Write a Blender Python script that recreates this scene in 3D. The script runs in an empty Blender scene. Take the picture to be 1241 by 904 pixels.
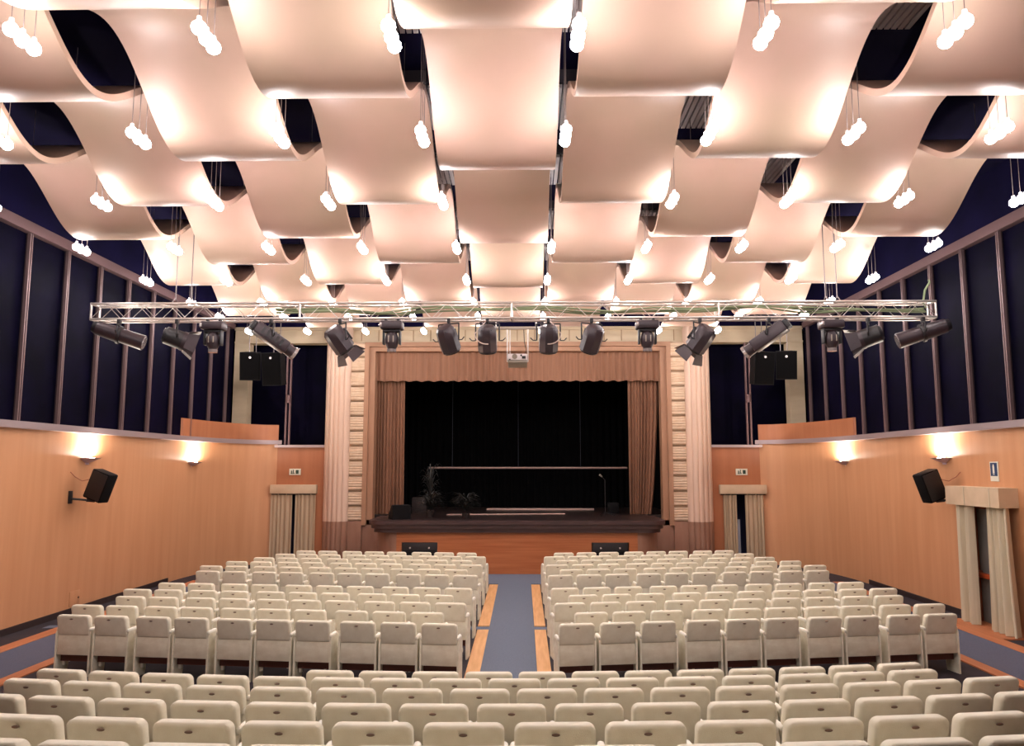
import bpy, bmesh, math, random
from mathutils import Vector, Matrix, Euler
random.seed(7)
S = bpy.context.scene
COL = S.collection
R = math.radians

# ------------------------------------------------------------------ camera
cam = bpy.data.objects.new('camera', bpy.data.cameras.new('camera')); COL.objects.link(cam)
cam.data.sensor_width = 36; cam.data.lens = 950/1241*36
cam.data.clip_end = 200; cam.data.clip_start = .05
cam.location = (.21, 0, 3.02)
cam.rotation_euler = (R(90+6.8), 0, R(.87))
S.camera = cam
# ------------------------------------------------------------------ light
w = bpy.data.worlds.new('world'); S.world = w; w.use_nodes = True
w.node_tree.nodes['Background'].inputs[0].default_value = (.9, .8, .75, 1)
w.node_tree.nodes['Background'].inputs[1].default_value = .0
BULB = 90.0        # emission strength of the hanging bulbs
SCONCE_W = 130.0
S.view_settings.view_transform = 'Standard'; S.view_settings.look = 'None'
S.view_settings.gamma = 1; S.view_settings.use_curve_mapping = False
S.view_settings.exposure = 0.06

# ------------------------------------------------------------------ materials
def srgb(c):
    return tuple((x/12.92 if x <= .04045 else ((x+.055)/1.055)**2.4) for x in [v/255 for v in c])
MATS = {}
def mat(name, c, rough=.6, metal=0, var=0.0, scale=(6, 6, 6), c2=None, bump=0, bscale=None, emit=0, ecol=None, spec=.5, detail=4, coat=0, sheen=0):
    if name in MATS: return MATS[name]
    m = bpy.data.materials.new(name); m.use_nodes = True; MATS[name] = m
    nt = m.node_tree; b = nt.nodes['Principled BSDF']
    c = srgb(c)
    b.inputs['Base Color'].default_value = (*c, 1)
    b.inputs['Roughness'].default_value = rough
    b.inputs['Metallic'].default_value = metal
    b.inputs['Specular IOR Level'].default_value = spec
    if coat: b.inputs['Coat Weight'].default_value = coat; b.inputs['Coat Roughness'].default_value = .15
    if sheen: b.inputs['Sheen Weight'].default_value = sheen
    if emit:
        b.inputs['Emission Color'].default_value = (*(ecol or c), 1)
        b.inputs['Emission Strength'].default_value = emit
    if var or bump or c2:
        tc = nt.nodes.new('ShaderNodeTexCoord'); mp = nt.nodes.new('ShaderNodeMapping')
        mp.inputs['Scale'].default_value = scale
        nt.links.new(tc.outputs['Object'], mp.inputs[0])
        nz = nt.nodes.new('ShaderNodeTexNoise'); nz.inputs['Scale'].default_value = 1; nz.inputs['Detail'].default_value = detail
        nt.links.new(mp.outputs[0], nz.inputs['Vector'])
        cr = nt.nodes.new('ShaderNodeValToRGB')
        cr.color_ramp.elements[0].position = .3; cr.color_ramp.elements[1].position = .7
        lo = srgb(c2) if c2 else tuple(v*(1-var) for v in c)
        hi = c if c2 else tuple(min(1, v*(1+var*.6)) for v in c)
        cr.color_ramp.elements[0].color = (*lo, 1); cr.color_ramp.elements[1].color = (*hi, 1)
        nt.links.new(nz.outputs[0], cr.inputs[0]); nt.links.new(cr.outputs[0], b.inputs['Base Color'])
        if bump:
            bp = nt.nodes.new('ShaderNodeBump'); bp.inputs['Strength'].default_value = bump; bp.inputs['Distance'].default_value = .02
            src = nz
            if bscale:
                src = nt.nodes.new('ShaderNodeTexNoise'); src.inputs['Scale'].default_value = bscale
                nt.links.new(tc.outputs['Object'], src.inputs['Vector'])
            nt.links.new(src.outputs[0], bp.inputs['Height']); nt.links.new(bp.outputs[0], b.inputs['Normal'])
    return m
M_ply    = mat('ribbon_plywood', (210, 172, 157), .42, c2=(190, 164, 142), scale=(.55, .45, .55), spec=.4, detail=5)
M_seat   = mat('cream_upholstery', (244, 240, 222), .75, c2=(233, 227, 206), scale=(9, 9, 9), bump=.15, bscale=180)
M_panel  = mat('cream_back_panel', (240, 236, 218), .65, c2=(220, 212, 190), scale=(7, 7, 12))
M_arm    = mat('cream_arm_pad', (246, 243, 230), .6)
M_badge  = mat('brown_badge', (112, 88, 72), .5)
M_brown  = mat('red_brown_wood', (104, 58, 46), .5, c2=(84, 44, 36), scale=(2, 20, 30))
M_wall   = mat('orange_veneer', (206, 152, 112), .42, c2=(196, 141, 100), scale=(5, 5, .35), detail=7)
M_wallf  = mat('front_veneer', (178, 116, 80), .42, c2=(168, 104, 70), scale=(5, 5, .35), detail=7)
M_stagew = mat('stage_veneer', (190, 116, 72), .4, c2=(162, 90, 50), scale=(.6, 3, 14), detail=7)
M_strip  = mat('light_wood_strip', (236, 186, 132), .5, c2=(216, 160, 104), scale=(18, 1.5, 5))
M_strip2 = mat('orange_wood_strip', (196, 124, 82), .5, c2=(176, 106, 66), scale=(10, 1, 5))
M_carpet = mat('blue_grey_carpet', (106, 116, 134), .95, c2=(92, 102, 120), scale=(60, 60, 60), bump=.3, bscale=300)
M_carps  = mat('side_carpet', (92, 98, 118), .95, c2=(78, 84, 104), scale=(60, 60, 60), bump=.3, bscale=300)
M_floor  = mat('dark_floor', (46, 40, 50), .8, c2=(34, 28, 38), scale=(4, 4, 4))
M_navy   = mat('navy_ceiling', (21, 16, 54), .9, c2=(14, 10, 38), scale=(1, 1, 1), spec=.1)
M_glass  = mat('navy_panel', (12, 9, 30), .55, c2=(8, 7, 19), scale=(1.5, 1.5, 1.5), spec=.02)
M_black  = mat('black_drape', (6, 6, 7), .95, c2=(4, 4, 5), scale=(3, 3, .3), spec=.1)
M_metal  = mat('grey_metal', (176, 160, 162), .4, .55)
M_mull   = mat('mullion_metal', (128, 104, 104), .45, .4)
M_mulld  = mat('mullion_groove', (60, 44, 50), .6)
M_rail   = mat('rail_metal', (120, 92, 92), .5, .3)
M_truss  = mat('truss_aluminium', (206, 196, 190), .32, .75)
M_cable  = mat('cable_green', (118, 128, 96), .7)
M_wire   = mat('wire_grey', (130, 120, 120), .5, .4)
M_cream  = mat('cream_plaster', (206, 186, 156), .7, c2=(194, 172, 143), scale=(1, 1, 4))
M_creamc = mat('cream_column', (218, 187, 166), .6, c2=(208, 175, 153), scale=(6, 6, .3))
M_rib    = mat('ribbed_pilaster', (210, 184, 158), .6, c2=(198, 168, 140), scale=(8, 8, 8))
M_tan    = mat('tan_frame', (168, 126, 98), .6, c2=(156, 114, 87), scale=(4, 4, 1))
M_base   = mat('brown_base', (158, 118, 98), .6, c2=(144, 104, 84), scale=(5, 5, 1))
M_curt   = mat('tan_curtain', (146, 104, 80), .85, c2=(131, 91, 69), scale=(18, 18, .4))
M_dcurt  = mat('door_curtain', (190, 168, 140), .85, c2=(168, 146, 120), scale=(16, 16, .5))
M_dcurt2 = mat('side_door_curtain', (214, 202, 176), .85, c2=(196, 184, 158), scale=(14, 14, .5))
M_pelmet = mat('pelmet_cloth', (212, 188, 158), .8, c2=(198, 174, 144), scale=(3, 3, 3))
M_lip    = mat('stage_nosing', (72, 48, 48), .45, c2=(58, 38, 38), scale=(3, 9, 9))
M_sfloor = mat('stage_boards', (44, 30, 28), .4, c2=(30, 20, 20), scale=(1, 14, 3))
M_fix    = mat('fixture_black', (52, 40, 46), .38, .1)
M_fixd   = mat('fixture_dark', (26, 22, 26), .5)
M_lens   = mat('lens_glass', (190, 180, 180), .08, .6)
M_white  = mat('white_plastic', (226, 214, 214), .5)
M_grey   = mat('grey_plastic', (150, 140, 128), .5)
M_spk    = mat('speaker_black', (14, 11, 13), .7, c2=(9, 7, 9), scale=(60, 60, 60), spec=.15)
M_plant  = mat('dark_leaves', (44, 44, 42), .7)
M_pot    = mat('dark_pot', (40, 28, 26), .6)
M_red    = mat('red_paint', (190, 82, 40), .45)
M_door   = mat('grey_door', (150, 150, 146), .6)
M_jamb   = mat('door_jamb', (150, 84, 52), .5, c2=(130, 68, 40), scale=(9, 9, 1))
M_sign   = mat('sign_white', (224, 222, 205), .6)
M_signg  = mat('sign_green', (40, 66, 52), .6)
M_signb  = mat('sign_blue', (38, 60, 96), .6)
M_rcable = mat('cable_brown', (150, 84, 60), .6)
M_grille = mat('grille_metal', (205, 196, 196), .5, .2)
M_grilld = mat('grille_gap', (70, 64, 72), .6)
M_tube   = mat('pale_tube', (190, 158, 146), .35, .2)
M_bulb   = mat('bulb_glow', (255, 246, 240), .3, emit=BULB, ecol=(1, .95, .95))
M_lamp   = mat('sconce_glow', (255, 246, 230), .3, emit=60, ecol=(1, .90, .76))
M_scon   = mat('sconce_metal', (200, 180, 196), .4, .3)
M_knob   = mat('cream_knob', (216, 196, 188), .4)
M_groove = mat('plaster_groove', (150, 120, 92), .8)

# ------------------------------------------------------------------ mesh builder
class MB:
    def __init__(s): s.bm = bmesh.new()
    def face(s, pts):
        return s.bm.faces.new([s.bm.verts.new(p) for p in pts])
    def box(s, c, d, rot=None, bev=0, seg=2):
        mm = Matrix.Translation(c) @ ((rot.to_matrix().to_4x4() if hasattr(rot, 'to_matrix') else rot) if rot is not None else Matrix.Identity(4)) @ Matrix.Diagonal((*d, 1))
        r = bmesh.ops.create_cube(s.bm, size=1, matrix=mm)
        if bev:
            es = list({e for v in r['verts'] for e in v.link_edges})
            bmesh.ops.bevel(s.bm, geom=es, offset=bev, segments=seg, affect='EDGES', profile=.5)
        return s
    def b2(s, x0, x1, y0, y1, z0, z1, bev=0, seg=2):
        return s.box(((x0+x1)/2, (y0+y1)/2, (z0+z1)/2), (abs(x1-x0), abs(y1-y0), abs(z1-z0)), bev=bev, seg=seg)
    def cyl(s, p0, p1, r0, r1=None, n=12, cap=True):
        p0, p1 = Vector(p0), Vector(p1); r1 = r0 if r1 is None else r1
        d = p1-p0; q = d.to_track_quat('Z', 'Y')
        mm = Matrix.Translation((p0+p1)/2) @ q.to_matrix().to_4x4()
        bmesh.ops.create_cone(s.bm, cap_ends=cap, segments=n, radius1=r0, radius2=r1, depth=d.length, matrix=mm)
        return s
    def tube(s, pts, r, n=6):
        for a, b in zip(pts, pts[1:]): s.cyl(a, b, r, n=n)
        return s
    def sph(s, c, r, sub=2, sc=(1, 1, 1), rot=None):
        mm = Matrix.Translation(c) @ (rot.to_matrix().to_4x4() if rot is not None else Matrix.Identity(4)) @ Matrix.Diagonal((*sc, 1))
        bmesh.ops.create_icosphere(s.bm, subdivisions=sub, radius=r, matrix=mm)
        return s
    def prism(s, pts, z0, z1, axis='z'):
        f = lambda p, h: {'z': (p[0], p[1], h), 'y': (p[0], h, p[1]), 'x': (h, p[0], p[1])}[axis]
        a = [s.bm.verts.new(f(p, z0)) for p in pts]; b = [s.bm.verts.new(f(p, z1)) for p in pts]
        n = len(pts)
        s.bm.faces.new(a[::-1]); s.bm.faces.new(b)
        for i in range(n): s.bm.faces.new((a[i], a[(i+1) % n], b[(i+1) % n], b[i]))
        return s
    def sheet(s, rows, thick=None):
        """closed slab from a grid of (front, back) points"""
        F = [[s.bm.verts.new(p[0]) for p in r] for r in rows]; B = [[s.bm.verts.new(p[1]) for p in r] for r in rows]
        m, n = len(rows), len(rows[0])
        for i in range(m-1):
            for j in range(n-1):
                s.bm.faces.new((F[i][j], F[i][j+1], F[i+1][j+1], F[i+1][j]))
                s.bm.faces.new((B[i][j], B[i+1][j], B[i+1][j+1], B[i][j+1]))
        for i in range(m-1):
            s.bm.faces.new((F[i][0], F[i+1][0], B[i+1][0], B[i][0]))
            s.bm.faces.new((F[i][-1], B[i][-1], B[i+1][-1], F[i+1][-1]))
        for j in range(n-1):
            s.bm.faces.new((F[0][j], B[0][j], B[0][j+1], F[0][j+1]))
            s.bm.faces.new((F[-1][j], F[-1][j+1], B[-1][j+1], B[-1][j]))
        return s
    def build(s, name, m, parent=None, smooth=True, loc=None, **props):
        bmesh.ops.recalc_face_normals(s.bm, faces=s.bm.faces)
        me = bpy.data.meshes.new(name); s.bm.to_mesh(me); s.bm.free()
        me.materials.append(m)
        if smooth:
            me.set_sharp_from_angle(angle=R(38))
            for p in me.polygons: p.use_smooth = True
        o = bpy.data.objects.new(name, me); COL.objects.link(o)
        if parent: o.parent = parent
        if loc: o.location = loc
        for k, v in props.items(): o[k] = v
        return o
def struct(mb, name, m, parent=None, **k):
    return mb.build(name, m, parent, kind='structure', **k)
def thing(name, label, cat, loc=(0, 0, 0), rz=0, group=None):
    o = bpy.data.objects.new(name, None); COL.objects.link(o)
    o.empty_display_size = .1
    o.location = loc; o.rotation_euler = (0, 0, rz)
    o['label'] = label; o['category'] = cat
    if group: o['group'] = group
    return o
def tag(o, label, cat, group=None):
    o['label'] = label; o['category'] = cat
    if group: o['group'] = group
    return o
def dup(root, loc=None, rz=None, label=None):
    r = root.copy(); COL.objects.link(r)
    if loc is not None: r.location = loc
    if rz is not None: r.rotation_euler = (0, 0, rz)
    if label: r['label'] = label
    for ch in list(root.children):
        c = ch.copy(); COL.objects.link(c); c.parent = r
        for g in list(ch.children):
            d = g.copy(); COL.objects.link(d); d.parent = c
    return r
ORD = ['', 'first', 'second', 'third', 'fourth', 'fifth', 'sixth', 'seventh', 'eighth', 'ninth', 'tenth', 'eleventh', 'twelfth', 'thirteenth', 'fourteenth', 'fifteenth', 'sixteenth']

# ================================================================== SETTING
WX = 9.15; FY = 25.0; ZC = 8.7; YB = -4.0
struct(MB().b2(-WX-.3, WX+.3, YB-.3, 36, -.2, 0), 'floor', M_floor)
struct(MB().b2(-WX-.3, WX+.3, YB-.3, 36, ZC, ZC+.2), 'ceiling', M_navy)
struct(MB().b2(-WX, WX, YB-.3, YB, .0, ZC), 'wall_back', M_cream)

# lower curved veneer walls
def curve_pts(sx, n=14):
    pts = []
    ya, xa = 20.9, 1.5           # corner curve: from the side wall to the front wall
    for i in range(n+1):
        t = i/n*math.pi/2
        pts.append((sx*(WX - xa*(1-math.cos(t))), ya + (FY-ya)*math.sin(t)))
    return pts
ZL = 3.72
XP = 6.12                          # outer edge of the pilasters
DX0, DX1, DZ = 6.55, 7.62, 2.25    # front doors
def side_low(sx, name):
    cv = curve_pts(sx)
    mb = MB()
    back = [(sx*(WX+.25), FY+.25), (sx*(WX+.25), 20.9)]
    if sx < 0:
        mb.b2(-WX-.25, -WX, YB, 20.9, 0, ZL)
    else:
        mb.b2(WX, WX+.25, YB, 14.95, 0, ZL); mb.b2(WX, WX+.25, 16.15, 20.9, 0, ZL); mb.b2(WX, WX+.25, 14.95, 16.15, 2.2, ZL)
    mb.prism(cv+back, 0, ZL)
    return struct(mb, name, M_wall)
side_low(-1, 'wall_left'); side_low(1, 'wall_right')
mb = MB()
for sx in (-1, 1):
    a, b = sorted((sx*XP-sx*.3, sx*DX0)); mb.b2(a, b, FY, FY+.25, 0, 3.62)
    a, b = sorted((sx*DX1, sx*7.68)); mb.b2(a, b, FY, FY+.25, 0, 3.62)
    a, b = sorted((sx*DX0, sx*DX1)); mb.b2(a, b, FY, FY+.25, DZ, 3.62)
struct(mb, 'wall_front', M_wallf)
# dark vestibules behind the front doors
mb = MB()
for sx in (-1, 1):
    a, b = sorted((sx*DX0, sx*DX1)); mb.b2(a-.2, b+.2, FY+1.3, FY+1.4, 0, DZ+.3)
struct(mb, 'wall_front', mat('vestibule', (60, 62, 104), .8))
mb = MB(); mb.b2(6.95, 7.06, FY+.35, FY+.45, 0.0, 1.35)
struct(mb, 'trim_60', mat('bright_jamb', (214, 216, 228), .5))

# ledges
mb = MB()
def ledge(sx, n):
    mb = MB()
    inner = [(sx*(WX-.13), YB), ] + [(x-sx*.13*1, y) for x, y in curve_pts(sx)]
    outer = [(sx*(WX+.25), FY+.3), (sx*(WX+.25), YB)]
    mb.prism(inner+outer, ZL, 3.85)
    struct(mb, 'trim_%d' % n, M_metal)
ledge(-1, 1); ledge(1, 2)
for i, sx in enumerate((-1, 1)):
    a, b = sorted((sx*6.0, sx*7.72)); struct(MB().b2(a, b, FY-.1, FY+.6, 3.62, 3.70), 'trim_%d' % (3+i), M_metal)

# upper navy panels, mullions, rail
ZR = 7.42
k = 10
for sx, nm in ((-1, 'wall_left'), (1, 'wall_right')):
    a, b = sorted((sx*(WX+.05), sx*(WX+.25)))
    struct(MB().b2(a, b, YB, FY, 3.85, ZR), nm, M_glass)
    struct(MB().b2(a, b, YB, FY+.4, ZR, ZC), nm, M_navy)
    y0 = 14.29 if sx < 0 else 14.45
    ys = [y0+1.25*i for i in range(-11, 9)]
    for y in ys:
        if y > FY-.5: continue
        x = sx*(WX-.03)
        m = MB()
        for dy in (-.030, .030): m.box((x, y+dy, (3.85+ZR)/2), (.06, .026, ZR-3.85))
        t = struct(m, 'trim_%d' % k, M_mull, smooth=False); k += 1
        g = MB().box((sx*(WX), y, (3.85+ZR)/2), (.08, .034, ZR-3.85)); struct(g, 'trim_%d' % k, M_mulld, smooth=False); k += 1
    m = MB(); m.b2(sx*(WX+.1), sx*(WX-.1), YB, FY-.3, ZR-.02, ZR+.14); m.b2(sx*(WX+.1), sx*(WX-.05), YB, FY-.3, ZR+.14, ZR+.20)
    struct(m, 'trim_%d' % k, M_rail, smooth=False); k += 1

# raised veneer guard on the ledge where the wall curves
for sx, side in ((-1, 'left'), (1, 'right')):
    pts = curve_pts(sx, 28)
    cv = [(x-sx*.02, y) for x, y in pts if y > 21.3]
    o = [(x+sx*.06, y-.03) for x, y in cv[::-1]]
    m = MB().prism(cv+o, 3.85, 4.34)
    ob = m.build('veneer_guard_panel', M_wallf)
    tag(ob, 'curved orange veneer guard panel standing on the %s wall ledge' % side, 'panel')

# front wall: header, piers, upper wall
ZH0, ZH1 = 6.96, 7.50
m = MB(); m.b2(-WX, WX, FY, FY+.4, ZH0+.02, ZH1); m.b2(-WX, WX, FY-.08, FY, ZH1-.10, ZH1); m.b2(-WX, WX, FY-.05, FY, ZH0+.02, ZH0+.08)
for x in (-WX, 8.68): m.b2(x, x+.47, FY-.02, FY+.4, 3.7, ZH0+.02)
for sx in (-1, 1):
    a, b = sorted((sx*5.9, sx*6.15)); m.b2(a, b, FY+.05, FY+.6, 3.7, ZH0+.02)
struct(m, 'wall_front', M_cream, smooth=False)
m = MB()
x = -5.6
while x < 5.7:
    m.b2(x-.012, x+.012, FY-.012, FY+.02, ZH0+.08, ZH1-.1); x += .56
struct(m, 'trim_80', M_groove, smooth=False)
struct(MB().b2(-WX, WX, FY+.1, FY+.4, ZH1, ZC), 'wall_front', M_navy)
# recess behind the side openings
for sx, s_ in ((-1, 'left'), (1, 'right')):
    a, b = sorted((sx*5.2, sx*(WX+.2)))
    struct(MB().b2(a, b, FY+.9, FY+1.0, 3.0, 7.4), 'wall_front', M_glass)
    m = MB(); 
    for dx in (-.06, .06): m.b2(sx*7.38+dx-.025, sx*7.38+dx+.025, FY+.05, FY+.13, 3.70, ZH0+.02)
    m.cyl((sx*7.38, FY+.04, 5.05), (sx*7.38, FY+.04, 5.3), .07)
    struct(m, 'trim_%d' % (82+(sx > 0)), M_rail)

# fluted pilasters with brown base, ribbed strips, proscenium frame
def fluted(sx, z0, z1, grow=0):
    pts = []; n = 5; x0, x1 = 5.31, XP
    N = 60
    for i in range(N+1):
        u = i/N
        bul = .30*math.sin(math.pi*(.12+.88*u))**.8
        fl = abs(math.sin(u*n*math.pi))**.6*.05
        pts.append((sx*(x0+(x1-x0)*u), FY-.10-bul-fl-grow))
    pts += [(sx*x1, FY+.3), (sx*x0, FY+.3)]
    return MB().prism(pts, z0, z1)
kk = 84
for sx in (-1, 1):
    struct(fluted(sx, 1.32, ZH0+.5), 'trim_%d' % kk, M_creamc); kk += 1
    struct(fluted(sx, 0, 1.32, .012), 'trim_%d' % kk, M_base); kk += 1
    # ribbed strip: stacked blocks, each a shallow bulge with fine lines
    prof = []
    z = 1.32; nmod = 12; hm = (ZH0+.02-1.32)/nmod
    for j in range(nmod):
        for i in range(12):
            u = i/12
            y = FY-.16-.05*math.sin(math.pi*u)**.5 + (.05 if i == 0 else 0)
            if i in (3, 5, 7, 9): y += .018
            prof.append((y, z+u*hm))
        z += hm
    prof += [(FY-.12, ZH0+.02), (FY+.2, ZH0+.02), (FY+.2, 1.32)]
    a, b = sorted((sx*4.88, sx*5.31))
    struct(MB().prism(prof, a, b, 'x'), 'trim_%d' % kk, M_rib, smooth=False); kk += 1
    m = MB()
    for j in range(1, nmod): m.b2(a+.01, b-.01, FY-.205, FY-.15, 1.32+j*hm-.012, 1.32+j*hm+.012)
    struct(m, 'trim_%d' % kk, M_groove, smooth=False); kk += 1
    struct(MB().b2(a, b, FY-.2, FY+.2, 0, 1.32), 'trim_%d' % kk, M_base); kk += 1
    a, b = sorted((sx*4.1, sx*4.88)); struct(MB().b2(a, b, FY-.1, FY+.2, 0, 1.36), 'trim_%d' % kk, M_base); kk += 1
# tan frame (two steps) around the opening
m = MB()
for sx in (-1, 1):
    a, b = sorted((sx*4.74, sx*4.88)); m.b2(a, b, FY-.22, FY+.3, 1.2, 6.84)
    a, b = sorted((sx*4.56, sx*4.74)); m.b2(a, b, FY-.10, FY+.3, 1.2, 6.70)
m.b2(-4.88, 4.88, FY-.22, FY+.3, 6.84, 6.98); m.b2(-4.74, 4.74, FY-.10, FY+.3, 6.70, 6.84)
struct(m, 'trim_%d' % kk, M_tan, smooth=False); kk += 1
# stage house
struct(MB().b2(-7.5, 7.5, 32.0, 32.2, 1.0, 9), 'wall_stage', M_black)
for sx, n in ((-1, 'wall_stage_left'), (1, 'wall_stage_right')):
    a, b = sorted((sx*5.1, sx*5.3)); struct(MB().b2(a, b, FY+.3, 32, 1.0, 9), n, M_black)
struct(MB().b2(-5.3, 5.3, FY+.41, 32.2, 8.5, 8.68), 'ceiling', M_black)

# floor coverings
def strip(pts, z0, z1, name, m, **k): return struct(MB().prism(pts, z0, z1), name, m, smooth=False, **k)
strip([(-.44, 8.9), (.40, 8.9), (.39, 21.0), (-.46, 21.0)], 0, .012, 'trim_100', M_carpet)
strip([(-WX+.3, 15.05), (WX-.4, 15.05), (WX-.4, 15.30), (-WX+.3, 15.30)], 0, .008, 'trim_101', M_carpet)
strip([(-7.6, 20.75), (7.6, 20.75), (7.6, 22.6), (-7.6, 22.6)], 0, .010, 'trim_102', M_carpet)
for i, (xa, xb, xc, xd) in enumerate(((-.64, -.44, -.46, -.68), (.40, .60, .60, .39))):
    strip([(-.65, 9.0), (-.44, 9.0), (-.45, 15.0), (-.66, 15.0)] if i == 0 else [(.40, 9.0), (.61, 9.0), (.61, 15.0), (.40, 15.0)], 0, .016, 'trim_%d' % (103+i), M_strip)
    strip([(-.67, 15.35), (-.45, 15.35), (-.46, 20.6), (-.68, 20.6)] if i == 0 else [(.40, 15.35), (.61, 15.35), (.61, 20.6), (.39, 20.6)], 0, .016, 'trim_%d' % (105+i), M_strip)
for sx, n in ((-1, 107), (1, 111)):
    def sp(x0, x1, m, q, h):
        a, b = sorted((sx*x0, sx*x1)); struct(MB().b2(a, b, 3.5, 21.2, 0, h), 'trim_%d' % q, m, smooth=False)
    sp(8.30, 8.58, M_strip2, n, .02); sp(7.25, 8.30, M_carps, n+1, .012); sp(7.03, 7.25, M_strip2, n+2, .02)
mbk = mat('dark_baseboard', (44, 30, 30), .6)
for sx, n in ((-1, 'baseboard_left'), (1, 'baseboard_right')):
    m = MB()
    if sx < 0: m.b2(-WX, -WX+.03, YB, 20.9, 0, .12)
    else: m.b2(WX-.03, WX, YB, 14.4, 0, .12); m.b2(WX-.03, WX, 16.1, 20.9, 0, .12)
    struct(m, n, mbk)

# stepped platform under the foreground rows
FGY = lambda X: .019*X + .019*X*X
FGR = [(8.54, 0), (7.69, .15), (6.79, .30), (5.88, .44), (5.01, .58), (4.24, .70)]
for i, (yc, z) in enumerate(FGR):
    if z == 0: continue
    N = 24; xs = [-5.6+11.2*j/N for j in range(N+1)]
    fr = [(x, yc+.48+FGY(x)) for x in xs]
    bk = [(x, yc-.39+FGY(x)) for x in xs] if i < 5 else [(x, -3.0) for x in xs]
    struct(MB().prism(fr+bk[::-1], 0, z), 'floor', M_floor)

# ================================================================== STAGE
st = thing('stage', 'dark edged stage with orange wooden front below the proscenium', 'stage')
def outline(d):
    X = 4.24-d; y0 = 22.42+d*.9; r = .42; p = [(-X, FY-.3)]
    for i in range(9):
        t = i/8*math.pi/2; p.append((-X+r-r*math.cos(t), y0+r-r*math.sin(t)))
    q = [(-x, y) for x, y in p[::-1]]
    return p+q
m = MB(); m.prism(outline(0), 1.39, 1.50); m.prism(outline(.05), 1.27, 1.39); m.prism(outline(.12), 1.16, 1.27)
m.build('nosing', M_lip, st)
MB().b2(-5.08, 5.08, FY+.31, 31.95, 1.3, 1.501).build('stage_floor', M_sfloor, st)
MB().b2(-4.05, 4.05, 22.6, FY+.31, 1.40, 1.506).build('stage_floor', M_sfloor, st)
xb = [(-3.42, -3.27), (-2.25, 2.12), (3.18, 3.42)]
m = MB()
for a, b in xb: m.b2(a, b, 22.64, 22.8, 0, 1.165)
for a, b in ((-3.27, -2.25), (2.12, 3.18)): m.b2(a, b, 22.64, 22.8, .88, 1.165)
for a, b in ((-3.27, -2.25), (2.12, 3.18)): m.b2(a, b, 22.64, 22.8, 0, .38)
m.build('front_panel', M_stagew, st, smooth=False)
for sx in (-1, 1):
    p = []
    for i in range(13):
        t = i/12*math.pi/2; p.append((sx*(3.42+.85*math.sin(t)), 22.64+2.2*(1-math.cos(t))))
    p += [(sx*4.27, FY-.1), (sx*3.42, FY-.1)]
    MB().prism(p, 0, 1.165).build('curved_side', M_base, st)
for sx, xx, s_ in ((-1, -2.76, 'left'), (1, 2.65, 'right')):
    sb = thing('subwoofer_cabinet', 'low black loudspeaker cabinet set into the stage front, %s of the aisle' % s_, 'speaker', (xx, 22.62, .385), 0, 'subwoofers in the stage front')
    MB().box((0, .2, .245), (1.0, .34, .48), bev=.015).build('cabinet', M_fixd, sb)
    for dx in (-.27, .27): MB().cyl((dx, .03, .34), (dx, -.005, .34), .024).build('knob', M_knob, sb)
    m = MB()
    for j in range(6): m.b2(-.45, .45, .015, .03, .05+j*.04, .065+j*.04)
    m.build('grille', M_spk, sb)

# curtains -----------------------------------------------------------
def drape(x0, x1, z0, z1, y, folds, amp, thick=.02, hem=None, taper=0, axis='x', seg=8, seed=0, zn=10, gather=None):
    rnd = random.Random(seed); ph = [rnd.uniform(-.5, .5) for _ in range(200)]
    n = int(folds*seg); rows = []
    for i in range(zn+1):
        v = i/zn; row = []
        for j in range(n+1):
            u = j/n
            w_ = math.sin(2*math.pi*folds*u+ph[int(u*folds) % 200]*.0+.9*math.sin(u*7+seed)) * (1+.35*math.sin(13*u+seed))
            xx = x0+(x1-x0)*u
            if taper: xx += taper*(1-v)*(u if taper > 0 else (1-u))
            if gather: xx = x0+(x1-x0)*u*gather(v)
            yy = y+amp*w_*(.75+.25*(1-v))
            zz = z0+(z1-z0)*v
            if hem and i == 0: zz += hem*math.sin(2*math.pi*folds*.5*u)
            row.append(((xx, yy, zz), (xx, yy+thick, zz)) if axis == 'x' else ((yy, xx, zz), (yy+thick, xx, zz)))
        rows.append(row)
    return MB().sheet(rows)
o = drape(-4.58, 4.58, 5.76, 6.74, FY+.15, 46, .035, hem=.018, seed=3).build('stage_valance', M_curt)
tag(o, 'tan pleated valance across the top of the stage opening', 'curtain')
o = drape(-4.58, -3.64, 1.512, 6.2, FY+.35, 9, .06, seed=5, gather=lambda v: 1-.02*(v)).build('stage_curtain', M_curt)
tag(o, 'tan pleated stage curtain hanging at the left of the opening', 'curtain', 'tan stage side curtains')
o = drape(4.55, 3.58, 1.512, 6.2, FY+.35, 9, .06, seed=8).build('stage_curtain', M_curt)
for v_ in o.data.vertices:      # pulled slightly in at its outer edge near the floor
    t = (v_.co.z-1.5)/4.7; u = (v_.co.x-3.58)/.97
    v_.co.x = 3.58+.97*u*(.70+.30*min(1, t*1.3)**.7)
tag(o, 'tan pleated stage curtain at the right, drawn in towards its foot', 'curtain', 'tan stage side curtains')
o = drape(-5.0, 5.0, 1.51, 8.3, 29.8, 40, .05, seed=2, seg=6, zn=2).build('backdrop_curtain', M_black)
tag(o, 'black backdrop curtain filling the back of the stage', 'curtain')
t = thing('fly_bar', 'thin pale horizontal bar hung on three cables before the black backdrop', 'bar', (.33, 28.9, 2.97))
MB().cyl((-3.65, 0, 0), (3.65, 0, 0), .035).build('bar', M_tube, t)
for dx in (-2.75, -.33, 1.95): MB().cyl((dx, 0, 0), (dx, 0, 5.5), .012, n=6).build('cable', mat('dark_cable', (30, 32, 44), .6), t)
MB().cyl((-3.65, 0, 0), (-3.60, 0, .0), .05).build('end_cap', M_fixd, t)
o = MB().box((.77, 27.45, 1.55), (3.7, .07, .07), bev=.01).build('batten_on_stage', M_tube); tag(o, 'long pale batten lying across the back of the stage floor', 'batten')
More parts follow.
